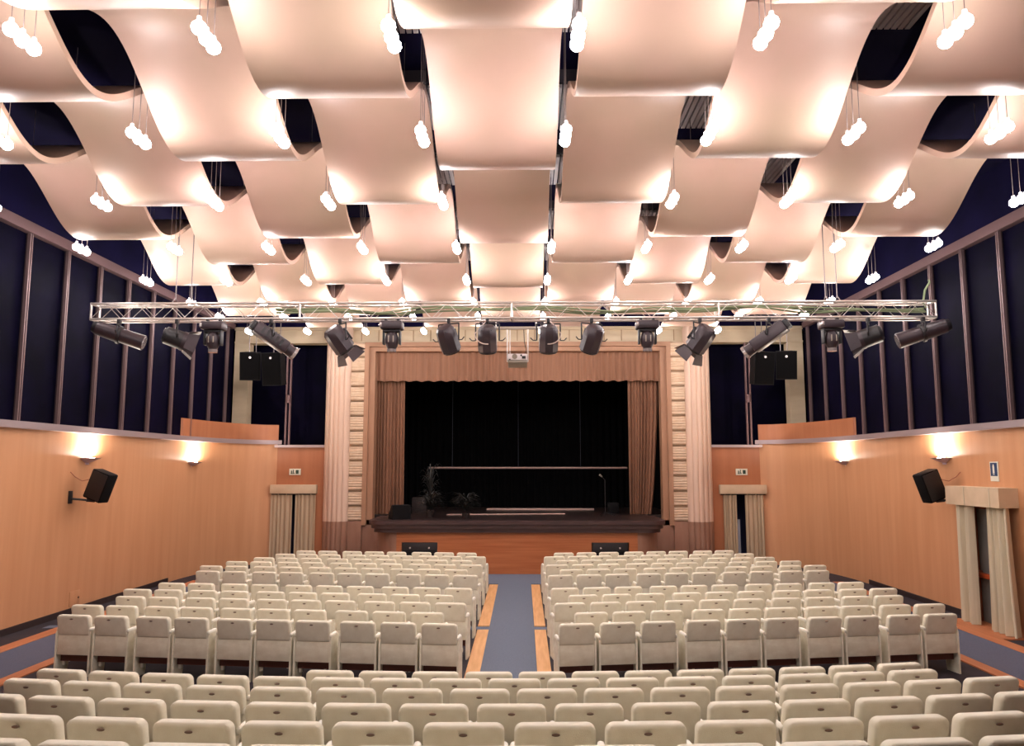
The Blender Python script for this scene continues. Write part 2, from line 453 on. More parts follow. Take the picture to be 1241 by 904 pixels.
o = MB().cyl((-2.2, 24.7, 1.53), (1.5, 25.2, 1.53), .022).build('pipe_on_stage', M_tube); tag(o, 'thin pale pipe lying on the stage floor in front of the batten', 'pipe')
# monitor wedge
t = thing('stage_monitor', 'black wedge stage monitor speaker at the left stage edge', 'speaker', (-3.40, 23.05, 1.508), R(25))
MB().prism([(-.2, 0), (.28, 0), (.25, .12), (-.05, .40), (-.2, .40)], -.27, .27, 'x').build('cabinet', M_spk, t)
MB().prism([(.262, .12), (.27, .135), (-.03, .41), (-.045, .40)], -.24, .24, 'x').build('grille', M_fixd, t)
# brown box and small black box
o = MB().b2(-3.5, -3.02, 26.2, 26.6, 1.501, 2.0, bev=.01).build('wooden_box', M_pot); tag(o, 'small brown wooden box behind the left stage curtain', 'box')
o = MB().b2(2.95, 3.3, 25.9, 26.2, 1.501, 1.85, bev=.02).build('black_box', M_spk); tag(o, 'small black box on the stage beside the right curtain', 'box')
# mic stand
t = thing('microphone_stand', 'thin black microphone stand on the right of the stage', 'stand', (2.72, 24.6, 1.506))
MB().cyl((0, 0, .02), (0, 0, 1.1), .012).build('pole', M_fixd, t)
for a in (0, 120, 240): MB().cyl((0, 0, .12), (.3*math.cos(R(a)), .3*math.sin(R(a)), .01), .010).build('leg', M_fixd, t)
MB().cyl((0, 0, 1.1), (-.12, -.1, 1.22), .010).build('boom', M_fixd, t)
MB().cyl((-.10, -.08, 1.2), (-.17, -.14, 1.26), .022, .03).build('microphone', M_grey, t)
# plants
def plant(x, y, h, r, n, label, seed, lean=0):
    rnd = random.Random(seed)
    t = thing('potted_plant', label, 'plant', (x, y, 1.506), 0, 'dark plants at the stage edge')
    MB().cyl((0, 0, 0), (0, 0, .16), .10, .13, n=16).build('pot', M_pot, t)
    MB().cyl((0, 0, .14), (0, 0, h*.7), .015, n=6).build('stem', M_pot, t)
    m = MB()
    for i in range(n):
        a = rnd.uniform(0, 2*math.pi); L = r*rnd.uniform(.6, 1.1); z0 = .18+rnd.random()*h*.55
        up = rnd.uniform(.2, 1)*h*.45; w_ = .018
        pr = None; c, s_ = math.cos(a), math.sin(a)
        for k_ in range(5):
            u = k_/4; px, py, pz = c*L*u, s_*L*u, z0+up*math.sin(u*2.2)
            ww = w_*math.sin(math.pi*(.12+.86*u))
            cur = (m.bm.verts.new((px-s_*ww, py+c*ww, pz)), m.bm.verts.new((px+s_*ww, py-c*ww, pz)), m.bm.verts.new((px, py, pz-.006)))
            if pr:
                for q in range(3): m.bm.faces.new((pr[q], pr[(q+1) % 3], cur[(q+1) % 3], cur[q]))
            pr = cur
    m.build('leaves', M_plant, t)
plant(-2.6, 23.7, .66, .52, 120, 'dark bushy potted plant left on stage, beside the monitor', 1)
plant(-1.5, 23.35, .62, .50, 120, 'dark bushy potted plant on stage, nearest to the centre', 2)
plant(-2.75, 25.0, 1.55, .36, 60, 'tall thin dark potted plant behind the bushy plants', 3)

# ================================================================== FRONT DOORS
for sx, s_ in ((-1, 'left'), (1, 'right')):
    cx = sx*7.06
    t = thing('curtain_pelmet', 'beige cloth pelmet over the %s front doorway' % s_, 'pelmet', (cx, FY, 2.17), 0, 'front door pelmets')
    MB().box((0, -.09, .14), (1.46, .18, .28), bev=.012).build('pelmet_box', M_pelmet, t)
    m = MB(); m.cyl((-.70, -.10, -.02), (.70, -.10, -.02), .015); m.build('rail', M_fixd, t)
    x0, x1 = cx-.72, cx+.72
    g = (-.72, -.04, .06, .70) if sx < 0 else (-.62, -.20, .06, .64)
    gp = (lambda v: 1.0)
    for (a, b, sd, q) in ((g[0], g[1], 11, 'left'), (g[2], g[3], 12, 'right')):
        mm = drape(cx+a, cx+b, .02, 2.165, FY-.09, 5, .03, seed=sd+sx, zn=8)
        o = mm.build('door_curtain', M_dcurt)
        tag(o, 'beige curtain, %s half of the %s front doorway beside the stage' % (q, s_), 'curtain', 'front door curtains')
    # exit sign
    t = thing('exit_sign', 'small white emergency exit sign above the %s front doorway' % s_, 'sign', (sx*7.06, FY, 2.85-.09), 0, 'exit signs')
    MB().box((0, -.02, .09), (.36, .04, .20), bev=.006).build('plate', M_sign, t)
    m = MB()
    m.b2(-.13, -.02, -.046, -.038, .03, .05); m.b2(-.12, -.09, -.046, -.038, .05, .13); m.sph((-.045, -.04, .145), .018, 1)
    m.box((-.05, -.042, .10), (.025, .008, .07), Euler((0, R(20), 0))); m.box((-.03, -.042, .06), (.018, .008, .06), Euler((0, R(-35), 0)))
    m.b2(.03, .12, -.046, -.038, .03, .15)
    m.build('pictogram', M_signg, t)
# ================================================================== SIDE DOOR (right)
dr = struct(MB().b2(WX+.04, WX+.08, 14.95, 15.92, .02, 2.2), 'door_1', M_door)
MB().b2(WX+.0, WX+.2, 15.92, 16.15, .02, 2.2).build('door_stile', M_jamb, dr, smooth=False)
MB().box((WX-.03, 15.55, .92), (.10, .60, .09), bev=.015).build('push_bar', M_red, dr)
MB().box((WX-.02, 15.88, .92), (.12, .10, .16), bev=.015).build('bar_housing', M_jamb, dr)
m = MB(); m.b2(WX-.02, WX+.2, 14.88, 14.95, 0, 2.2); m.b2(WX-.02, WX+.2, 16.15, 16.22, 0, 2.2); m.b2(WX-.02, WX+.2, 14.88, 16.22, 2.2, 2.27)
struct(m, 'trim_120', M_jamb, smooth=False)
struct(MB().b2(8.55, WX+.2, 14.3, 16.2, 0, .022), 'trim_121', M_strip2)
t = thing('curtain_pelmet', 'large cream cloth pelmet over the side doorway on the right', 'pelmet', (8.98, 15.38, 2.27))
m = MB()
pb = [(.17, -.90), (-.21, -.94), (-.21, .86), (.17, .90)]
m.prism(pb, 0, .36); m.build('pelmet_box', M_pelmet, t)
m = MB(); m.b2(-.222, -.208, .18, .195, 0, .36); m.b2(-.222, -.208, -.66, -.645, 0, .36); m.build('seam', M_dcurt2, t)
def side_drape(y0, y1, yb0, yb1, sd, label):
    mm = drape(0, 1, .03, 2.27, 8.91, 4, .085, axis='y', seed=sd, zn=14, thick=.02, seg=12)
    for v in mm.bm.verts:
        u = v.co.y; t_ = (v.co.z-.03)/2.24; e = (1-t_)**1.6
        v.co.y = (y0+(y1-y0)*u)*(1-e)+(yb0+(yb1-yb0)*u)*e
        v.co.x -= .05*e
    o = mm.build('door_curtain', M_dcurt2); tag(o, label, 'curtain', 'side door curtains')
side_drape(16.18, 15.56, 16.12, 15.50, 21, 'cream curtain at the far side of the right side doorway')
side_drape(15.04, 14.46, 15.02, 14.28, 23, 'wide cream curtain at the near side of the right side doorway')
t = thing('extinguisher_sign', 'narrow blue and white sign on the right wall above the cream pelmet', 'sign', (WX, 15.14, 2.74))
MB().b2(-.015, 0, -.13, .13, 0, .37, bev=.004).build('plate', M_sign, t)
MB().b2(-.02, -.014, -.105, .105, .10, .35).build('blue_field', M_signb, t)
m = MB(); m.b2(-.026, -.018, -.025, .025, .15, .29); m.b2(-.026, -.018, -.015, .015, .29, .32); m.b2(-.026, -.018, -.02, .02, .125, .14)
m.build('pictogram', M_sign, t)

# ================================================================== WALL LIGHTS AND SPEAKERS
def sconce(x, y, z, label):
    sx = 1 if x > 0 else -1
    t = thing('wall_uplight', label, 'wall light', (x, y, z), 0, 'wall uplights')
    rows = []; N = 16
    m = MB(); prev = None
    rad = [(0.06, -.10), (.14, -.07), (.22, -.03), (.30, 0), (.285, 0.0), (.20, -.03), (.05, -.06)]
    rings = [[m.bm.verts.new((-sx*r*.95*math.sin(math.pi*j/N), r*1.0*math.cos(math.pi*j/N), zz)) for j in range(N+1)] for r, zz in rad]
    for a, b in zip(rings, rings[1:]):
        for j in range(N): m.bm.faces.new((a[j], a[j+1], b[j+1], b[j]))
    m.bm.faces.new(rings[0]); 
    m.build('bowl', M_scon, t)
    MB().b2(-.015, .015, -.07, .07, -.14, .04).build('backplate', M_scon, t)
    MB().cyl((-sx*.12, -.07, -.01), (-sx*.12, .07, -.01), .018).build('halogen_tube', M_lamp, t)
    ld = bpy.data.lights.new('uplight', 'AREA'); ld.shape = 'RECTANGLE'; ld.size = .18; ld.size_y = .36; ld.energy = SCONCE_W; ld.color = (1, .89, .76)
    lo = bpy.data.objects.new('uplight', ld); COL.objects.link(lo); lo.parent = t; lo.location = (-sx*.12, 0, .012); lo.rotation_euler = (R(180), -sx*R(12), 0)
sconce(-WX, 16.75, 3.20, 'glowing wall uplight on the left wall, the nearer one')
sconce(-WX+.04, 22.0, 3.14, 'glowing wall uplight on the left wall, the farther one')
sconce(WX, 16.9, 3.20, 'glowing wall uplight on the right wall, the nearer one')
sconce(WX-.04, 22.0, 3.17, 'glowing wall uplight on the right wall, the farther one')

def wall_speaker(sx, y, z, side):
    t = thing('wall_speaker', 'black loudspeaker on a bracket on the %s wall, tilted down' % side, 'speaker', (sx*WX, y, z), 0, 'bracketed wall speakers')
    MB().b2(-sx*.03, 0, -.06, .06, -.10, .16, bev=.006).build('wall_plate', M_fixd, t)
    m = MB(); m.cyl((-sx*.02, 0, 0), (-sx*.28, .12, -.03), .022); m.cyl((-sx*.28, .12, -.03), (-sx*.42, .2, -.05), .035); m.build('bracket_arm', M_fixd, t)
    q = (Matrix.Rotation(sx*R(8), 4, 'Z') @ Matrix.Rotation(-sx*R(20), 4, 'Y'))
    c = Vector((-sx*.52, .20, .26))
    b = MB().box((0, 0, 0), (.42, .30, .62), bev=.03)
    o = b.build('cabinet', M_spk, t); o.matrix_local = Matrix.Translation(c) @ q
    g = MB().box((0, -.153, 0), (.36, .012, .56), bev=.004); g.build('grille', M_fixd, o)
    pts = [(-sx*.40, .28, .50), (-sx*.30, .2, .40), (-sx*.18, .1, .36), (-sx*.08, 0, .45), (-sx*.01, -.05, .55)]
    MB().tube(pts, .008).build('cable', M_rcable, t)
wall_speaker(-1, 16.2, 2.36, 'left'); wall_speaker(1, 16.35, 2.36, 'right')

# ================================================================== CEILING RIBBONS
PER = 3.66; W = 1.60; PITCH = 1.74; CX = -.15; ZT = 7.13; A = .405
troughs = {0: 10.36, 1: 11.80, 2: 9.98, 3: 11.84, 4: 13.70}
names = {0: 'centre wavy cream ceiling ribbon running towards the stage'}
for i in range(1, 5):
    for sg, s_ in ((-1, 'left'), (1, 'right')):
        names[sg*i] = 'wavy cream ceiling ribbon, %s %s of the centre ribbon' % (ORD[i], s_)
names[-4] = 'wavy cream ceiling ribbon, outermost on the left'; names[4] = 'wavy cream ceiling ribbon, outermost on the right'
for i in range(-4, 5):
    x0 = CX+i*PITCH-W/2; yt = troughs[abs(i)]
    ys = []; y = -2.0
    while y < 22.95: ys.append(y); y += .10
    rows = []
    for y in ys:
        ph = 2*math.pi*(y-yt)/PER
        # slightly asymmetric wave: steeper on the side that faces the hall
        z = ZT+A-A*math.cos(ph)
        dz = A*math.sin(ph)*2*math.pi/PER
        n = Vector((0, -dz, 1)).normalized()*.08
        row = []
        for j in range(3):
            x = x0+W*j/2
            row.append(((x, y, z), (x, y+n.y, z+n.z)))
        rows.append(row)
    o = MB().sheet(rows).build('wavy_ceiling_ribbon', M_ply)
    tag(o, names[i], 'ceiling panel', 'wavy ceiling ribbons')
    # thin hangers at each crest are part of the ribbon
    k_ = 0; y = yt-PER*3.5
    while y < 22.9:
        if y > -1.8:
            m = MB()
            for dx in (.3, W-.3): m.cyl((x0+dx, y, ZT+2*A+.04), (x0+dx, y, ZC), .006, n=5)
            m.build('hanger', M_wire, o)
        y += PER
# air grilles between the ribbons
for q, (ya, yb) in enumerate(((6.4, 9.25), (10.7, 12.1), (13.25, 14.6), (16.3, 17.45), (18.9, 20.2))):
    t = thing('ceiling_grille', 'grey slatted air grille on the dark ceiling, %s from the camera' % (ORD[q+1]), 'grille', (1.6, (ya+yb)/2, 8.42), 0, 'ceiling air grilles')
    d = (yb-ya)/2
    MB().b2(-3.4, 3.4, -d, d, .10, .28).build('backing', M_grilld, t)
    m = MB(); xs = -3.36
    while xs < 3.4: m.b2(xs, xs+.06, -d, d, 0, .05); xs += .085
    m.build('slats', M_grille, t, smooth=False)

# ================================================================== HANGING BULBS
gapx = {}
for i in range(5):
    gapx[-(i+1)] = CX-(i+.5)*PITCH; gapx[i+1] = CX+(i+.5)*PITCH
gname = {-1: 'just left of the centre ribbon', 1: 'just right of the centre ribbon'}
for i in (2, 3, 4):
    gname[-i] = '%s gap left of centre' % ORD[i]; gname[i] = '%s gap right of centre' % ORD[i]
gname[-5] = 'outside the leftmost ribbon'; gname[5] = 'outside the rightmost ribbon'
rowsY = [None, None, 4.4, 6.88, 9.12, 11.5, 14.03, 16.55, 18.9, 20.7, 22.95]
rown = ['above and behind', 'above and behind', 'overhead'] + [None]*8
proto = None
def proj(X, Y, Z):
    X -= .21; Z -= 3.02; yw = R(.87); P = R(6.8)
    a = X*math.cos(yw)+Y*math.sin(yw); d = -X*math.sin(yw)+Y*math.cos(yw)
    D = d*math.cos(P)+Z*math.sin(P); U = -d*math.sin(P)+Z*math.cos(P)
    return (620.5+950*a/D, 452-950*U/D) if D > .1 else (None, None)
ZLAMP = 7.0
for ri, y in enumerate(rowsY):
    if y is None: continue
    for g in sorted(gapx):
        x = gapx[g]
        px, py = proj(x, y, ZLAMP)
        if ri == 5 and g == 1: continue
        if ri >= 3 and (px < -60 or px > 1300): continue
        
        lab = ('three bulbs on cords, %s row of bulbs, %s' % (ORD[ri-2] if ri >= 3 else ('row over the camera', 'row', 'row')[0], gname[g])) if ri >= 3 else 'three bulbs on cords %s, %s' % (('behind the camera', 'above the camera', 'just ahead of camera')[ri], gname[g])
        if proto is None:
            t = thing('bulb_cluster', lab, 'ceiling lamp', (x, y, ZLAMP), 0, 'hanging bulb clusters')
            for j, (dx, dy, dz) in enumerate(((0, -.17, .01), (0, 0, 0), (0, .17, .01))):
                b = MB().sph((dx, dy, dz), .068, 2).build('bulb', M_bulb, t)
                MB().cyl((dx, dy, dz+.055), (dx, dy, dz+.11), .028, .022).build('socket', M_white, b)
                MB().cyl((dx, dy, dz+.10), (dx, dy, ZC-ZLAMP), .0045, n=5).build('cord', M_wire, t)
            proto = t
        else:
            dup(proto, (x, y, ZLAMP), 0, lab)

# ================================================================== LIGHTING TRUSS
TY = 14.85; TZ0, TZ1 = 5.83, 6.13; TXa, TXb = -8.12, 8.02
t = thing('lighting_truss', 'long aluminium lighting truss hung across the hall', 'truss', (0, TY, TZ0))
H = TZ1-TZ0; D_ = .29
for yy in (-D_/2, D_/2):
    for zz in (0, H):
        MB().cyl((TXa, yy, zz), (TXb, yy, zz), .025, n=12).build('chord', M_truss, t)
m = MB(); n = 54; dx = (TXb-TXa)/n
for i in range(n):
    x0 = TXa+i*dx; x1 = x0+dx
    a, b = (0, H) if i % 2 == 0 else (H, 0)
    for yy in (-D_/2, D_/2): m.cyl((x0, yy, a), (x1, yy, b), .0065, n=6)
    a, b = (-D_/2, D_/2) if i % 2 == 0 else (D_/2, -D_/2)
    for zz in (0, H): m.cyl((x0, a, zz), (x1, b, zz), .0065, n=6)
m.build('lattice', M_truss, t)
for x in (TXa+.01, TXa+4.04, .38-.4, TXb-4.1, TXb-.01):
    m = MB()
    for yy in (-D_/2, D_/2): m.cyl((x, yy, 0), (x, yy, H), .022, n=8)
    for zz in (0, H): m.cyl((x, -D_/2, zz), (x, D_/2, zz), .022, n=8)
    m.build('frame', M_truss, t)
for x in (-6.55, -6.25, 6.0, 6.22):
    m = MB(); m.cyl((x, 0, H+.10), (x, 0, ZC-TZ0), .010, n=6); m.cyl((x, -D_/2, H+.02), (x, 0, H+.14), .008, n=6); m.cyl((x, D_/2, H+.02), (x, 0, H+.14), .008, n=6)
    m.build('hoist_cable', M_wire, t)
truss = t
def wig(x0, x1, z0, amp, seed, n=60):
    rnd = random.Random(seed); p = []
    for i in range(n+1):
        x = x0+(x1-x0)*i/n
        p.append((x, TY+.05*math.sin(x*3+seed)+.04, z0+amp*math.sin(x*1.3+seed)+amp*.4*math.sin(x*3.1)))
    return p
m = MB()
for sd in (1, 2, 3): m.tube(wig(-4.6, 7.9, TZ0+.19, .05, sd), .019)
m.tube([(7.9, TY, TZ0+.2), (7.85, TY, TZ0+.3), (7.9, TY, TZ0+.55), (8.0, TY, TZ0+.7), (7.98, TY, TZ0+.75)], .02)
o = m.build('cable', M_cable, truss); o.location = (0, -TY, -TZ0)
m = MB().tube([(-3.6, TY+.1, TZ0+.24), (-3.2, TY+.12, TZ0+.12), (-3.0, TY+.12, TZ0+.03), (-2.5, TY+.12, TZ0+.05), (-1.6, TY+.12, TZ0+.2)], .014)
o = m.build('cable', M_cable, truss); o.location = (0, -TY, -TZ0)

# ---------------------------------------------------------------- fixtures
GRP = 'stage lights on the truss'
def qrot(d):
    return Vector(d).normalized().to_track_quat('Y', 'Z')
def sub(t, mb, name, m, mx):
    o = mb.build(name, m, t); o.matrix_local = mx; return o
def hang(t, drop, half, pivot, along=(1, 0, 0)):
    """clamp and yoke from the truss chord down to the pivot height"""
    ax = Vector(along).normalized()
    MB().box((0, 0, -.03), (.06, .09, .09), bev=.01).build('clamp', M_fixd, t)
    m = MB(); top = Vector((0, 0, -.09)); m.cyl((0, 0, -.05), top, .014)
    a, b = top-ax*half, top+ax*half; m.cyl(a, b, .014)
    pv = Vector(pivot)
    m.cyl(a, pv-ax*half, .014); m.cyl(b, pv+ax*half, .014)
    for s_ in (-1, 1):
        p = pv+ax*half*s_; m.cyl(p, p+ax*s_*.07, .010); m.cyl(p+ax*s_*.07, p+ax*s_*.12+Vector((0, 0, .05)), .010)
    m.build('yoke', M_fixd, t)
def pc_spot(px_x, d, label, doors=False, lens='down', loop=False):
    t = thing('stage_spotlight', label, 'stage light', (px_x, TY-D_/2, TZ0-.025), 0, GRP)
    d = Vector(d).normalized(); side = Vector((d.y, -d.x, 0)).normalized()
    pv = Vector((0, 0, -.41)); hang(t, .3, .225, pv, side)
    mx = Matrix.Translation(pv) @ qrot(d).to_matrix().to_4x4()
    # octagonal body, back end rounded
    prof = [(.04, -.30), (.14, -.29), (.185, -.23), (.20, -.05), (.20, .19), (.18, .21)]
    m = MB(); rings = []
    for r, yy in prof:
        rings.append([m.bm.verts.new((r*math.cos(R(22.5+45*k_))*.95, yy, r*math.sin(R(22.5+45*k_))*1.05)) for k_ in range(8)])
    for a, b in zip(rings, rings[1:]):
        for k_ in range(8): m.bm.faces.new((a[k_], a[(k_+1) % 8], b[(k_+1) % 8], b[k_]))
    m.bm.faces.new(rings[0]); m.bm.faces.new(rings[-1])
    body = sub(t, m, 'body', M_fix, mx)
    m = MB(); m.box((0, -.02, .20), (.20, .26, .03), bev=.004)
    for k_ in range(4): m.box((0, -.11+k_*.06, .217), (.16, .02, .012))
    m.build('vent', M_fixd, body)
    MB().box((.0, -.20, -.05), (.20, .10, .20), bev=.01).build('lamp_house', M_fixd, body)
    MB().cyl((0, .19, 0), (0, .235, 0), .165, .165, n=20).build('lens_ring', M_fixd, body)
    MB().cyl((0, .22, 0), (0, .245, 0), .14, .13, n=20).build('lens', M_lens, body)
    if doors:
        for ang in (0, 90, 180, 270):
            if doors == 2 and ang in (90,): continue
            rm = Matrix.Rotation(R(ang), 4, 'Y') @ Matrix.Translation((0, .235, .17)) @ Matrix.Rotation(R(28), 4, 'X')
            dm = MB(); pr = [(-.12, 0), (.12, 0), (.17, .2), (-.17, .2)]
            dm.prism(pr, -.004, .004); oo = dm.build('barn_door', M_fix, body, smooth=False); oo.matrix_local = rm
    if loop:
        pts = []
        for i in range(13):
            a = R(200+loop*i*15)
            pts.append(pv+Vector((.24*loop*0+.20*math.cos(a), -.24, .20*math.sin(a))))
        pts = [Vector((-.02*loop, 0, -.03))]+[pv+Vector((loop*-.23*math.cos(R(a))*1.0, -.19, -.05-.20*math.sin(R(a))+.15)) for a in range(0, 100, 12)]
        MB().tube(pts, .011).build('cable', mat('pale_cable', (190, 170, 160), .6), t)
    return t
def profile_spot(x, d, label, L=.95, r=.145, boxy=False, drop=.28):
    t = thing('profile_spotlight', label, 'stage light', (x, TY-D_/2, TZ0-.025), 0, GRP)
    d = Vector(d).normalized(); side = Vector((d.y, -d.x, 0)).normalized(); pv = Vector((0, 0, -drop)); hang(t, drop, .16, pv, side)
    mx = Matrix.Translation(pv) @ qrot(d).to_matrix().to_4x4()
    m = MB()
    if boxy:
        m.box((0, 0, 0), (.26, L*.72, .24), bev=.03)
        body = sub(t, m, 'body', M_fix, mx)
        MB().cyl((0, L*.34, 0), (0, L*.55, 0), .11, .12, n=16).build('lens_tube', M_fix, body)
        m = MB()
        for k_ in range(7): m.box((0, -L*.28+k_*.06, .125), (.2, .025, .012))
        for k_ in range(5): m.box((.135, -L*.2+k_*.10, 0), (.012, .05, .14))
        m.build('vent', M_fixd, body)
        MB().box((0, -L*.40, 0), (.20, .08, .18), bev=.02).build('lamp_house', M_fixd, body)
    else:
        m.cyl((0, -L*.42, 0), (0, L*.0, 0), r*.92, r*1.05, n=18); body = sub(t, m, 'body', M_fix, mx)
        MB().cyl((0, 0, 0), (0, .05, 0), r*1.2, r*1.2, n=18).build('gate', M_fixd, body)
        MB().cyl((0, .04, 0), (0, L*.5, 0), r*.95, r*1.05, n=18).build('lens_tube', M_fix, body)
        MB().cyl((0, -L*.50, 0), (0, -L*.41, 0), r*.7, r*.9, n=18).build('end_cap', M_fixd, body)
    MB().cyl((0, L*.5, 0), (0, L*.515, 0) if not boxy else (0, L*.56, 0), r*.9, n=18).build('lens', M_lens, body)
    return t
def moving_head(x, label, rz=0):
    t = thing('moving_head_light', label, 'stage light', (x, TY-D_/2, TZ0-.025), rz, GRP)
    m = MB(); 
    for dx in (-.12, .12): m.box((dx, 0, -.02), (.05, .08, .06), bev=.008)
    m.build('clamp', M_fixd, t)
    MB().box((0, 0, -.12), (.42, .30, .16), bev=.03).build('base', M_fix, t)
    MB().box((-.20, -.10, -.12), (.06, .12, .09), bev=.02).build('display', M_lens, t)
    y = MB().box((0, 0, -.225), (.34, .16, .05), bev=.015)
    for dx in (-.155, .155): y.box((dx, 0, -.36), (.035, .14, .26), bev=.014)
    y.build('yoke', M_fixd, t)
    h = MB().sph((0, 0, -.40), .135, 3, (.95, .95, 1.55)).build('head', M_fix, t)
    MB().cyl((0, 0, -.57), (0, 0, -.63), .09, .085, n=18).build('lens', M_lens, h)
    for a in (-1, 1): MB().cyl((.045*a, -.118, -.45), (.045*a, -.125, -.33), .012, n=6).build('trim', M_grey, h)
    return t
def fresnel(x, d, label, rdrop=.36):
    t = thing('fresnel_spotlight', label, 'stage light', (x, TY-D_/2, TZ0-.025), 0, GRP)
    d = Vector(d).normalized(); side = Vector((d.y, -d.x, 0)).normalized(); pv = Vector((0, 0, -rdrop)); hang(t, .3, .20, pv, side)
    mx = Matrix.Translation(pv) @ qrot(d).to_matrix().to_4x4()
    m = MB(); m.cyl((0, -.20, 0), (0, .12, 0), .17, .18, n=20); m.cyl((0, -.25, 0), (0, -.2, 0), .11, .17, n=20)
    body = sub(t, m, 'body', M_fixd, mx)
    MB().cyl((0, .10, 0), (0, .17, 0), .19, .19, n=20).build('lens_ring', M_fix, body)
    MB().sph((0, .12, 0), .14, 2, (1, .5, 1)).build('lens', M_lens, body)
    MB().sph((0, -.22, .06), .08, 2, (1, .6, 1)).build('reflector', M_lens, body)
    for ang in (0, 90, 180, 270):
        rm = Matrix.Rotation(R(ang), 4, 'Y') @ Matrix.Translation((0, .17, .18)) @ Matrix.Rotation(R(24), 4, 'X')
        oo = MB().prism([(-.14, 0), (.14, 0), (.18, .22), (-.18, .22)], -.005, .005).build('barn_door', M_fix, body, smooth=False); oo.matrix_local = rm
    return t
profile_spot(-7.55, (.92, .25, -.30), 'long black profile spotlight at the left end of the truss')
fresnel(-6.43, (.80, .40, -.28), 'barn door spotlight second from the left end of the truss')
moving_head(-5.72, 'moving head light between the barn door spotlight and long box spotlight, left')
profile_spot(-4.62, (.72, .45, -.52), 'long boxy spotlight above the left pair of hung loudspeakers', L=1.0, boxy=True, drop=.34)
pc_spot(-3.30, (.48, .45, -.72), 'angular spotlight with flaps above the left pilaster', doors=True)
moving_head(-2.30, 'slim moving head light left of centre over the stage opening')
pc_spot(-1.22, (.25, .5, -.80), 'angular spotlight leaning right, left of the projector')
pc_spot(-.48, (.02, .42, -.9), 'angular spotlight with cable loop just left of the white projector', loop=1)
pc_spot(.68, (-.02, .42, -.9), 'angular spotlight just right of the white projector', loop=-1)
pc_spot(1.50, (-.25, .5, -.80), 'angular spotlight leaning left, second right of the projector')
moving_head(2.55, 'slim moving head light right of centre over the stage opening')
pc_spot(3.55, (-.48, .45, -.72), 'angular spotlight with flaps above the right pilaster', doors=True)
profile_spot(4.85, (-.72, .45, -.52), 'long boxy spotlight above the right pair of hung loudspeakers', L=1.0, boxy=True, drop=.34)
moving_head(6.02, 'moving head light between the boxy and barn door spotlights, right')
fresnel(6.72, (-.80, .40, -.28), 'barn door spotlight second from the right end of the truss')
profile_spot(7.75, (-.92, .25, -.30), 'long black profile spotlight at the right end of the truss')

# projector on its frame
t = thing('projector', 'small white projector hung in a frame from the truss centre', 'projector', (.09, TY+.17, TZ0))
m = MB(); m.cyl((-.68, 0, -.14), (.50, 0, -.14), .03)
for x in (-.42, .36): m.cyl((x, 0, -.14), (x, 0, .0), .014)
m.build('crossbar', M_truss, t)
m = MB()
for x in (-.20, .20):
    m.cyl((x, 0, -.14), (x, 0, -.80), .013)
m.cyl((-.15, .15, -.14), (-.15, .15, -.66), .010)
m.cyl((-.20, 0, -.80), (.20, 0, -.80), .013); m.build('hanging_frame', M_truss, t)
b = MB().box((0, .05, -.75), (.37, .30, .13), Euler((R(-14), 0, 0)), bev=.012).build('body', M_white, t)
m = MB(); m.cyl((-.055, -.105, -.71), (-.055, -.125, -.715), .05, n=18); m.build('vent', M_grey, b)
m = MB(); m.box((.07, -.11, -.69), (.03, .02, .03)); m.box((-.15, -.115, -.77), (.03, .02, .02)); m.box((.12, -.115, -.73), (.07, .012, .05)); m.build('socket', M_fixd, b)
MB().box((0, .05, -.835), (.37, .30, .05), Euler((R(-14), 0, 0)), bev=.006).build('mount_plate', M_grey, t)
MB().tube([(.12, 0, -.14), (.13, .02, -.4), (.17, 0, -.6), (.14, -.02, -.68)], .007).build('cable', M_fixd, t)

# hung loudspeakers by the front wall
def hung(x, y, z, w_, h_, rz, label):
    t = thing('hung_loudspeaker', label, 'speaker', (x, y, z), R(rz), 'hung loudspeakers')
    pr = [(-w_/2, -.02), (w_/2, -.02), (w_*.36, .46), (-w_*.36, .46)]
    o = MB().prism(pr, 0, h_).build('cabinet', M_spk, t); o.rotation_euler = (R(10), 0, 0)
    MB().prism([(-w_/2+.03, -.04), (w_/2-.03, -.04), (w_/2-.03, -.018), (-w_/2+.03, -.018)], .03, h_-.03).build('grille', mat('speaker_cloth', (9, 8, 9), .9, spec=.05), o)
    MB().cyl((0, -.05, h_-.16), (0, -.035, h_-.16), .035, n=12).build('badge', M_white, o)
    MB().cyl((.1, .2, h_-.05), (.1, .2, ZC-z), .012, n=6).build('hanger', M_wire, t)
    MB().cyl((-.1, .2, h_-.05), (-.1, .2, ZC-z), .012, n=6).build('hanger', M_wire, t)
for sx, s_ in ((-1, 'left'), (1, 'right')):
    hung(sx*8.12, 23.6, 5.62, .62, .86, sx*-8, 'outer black loudspeaker of the hung pair, %s of the stage' % s_)
    hung(sx*7.40, 23.5, 5.45, .64, 1.0, sx*10, 'inner black loudspeaker of the hung pair, %s of the stage' % s_)

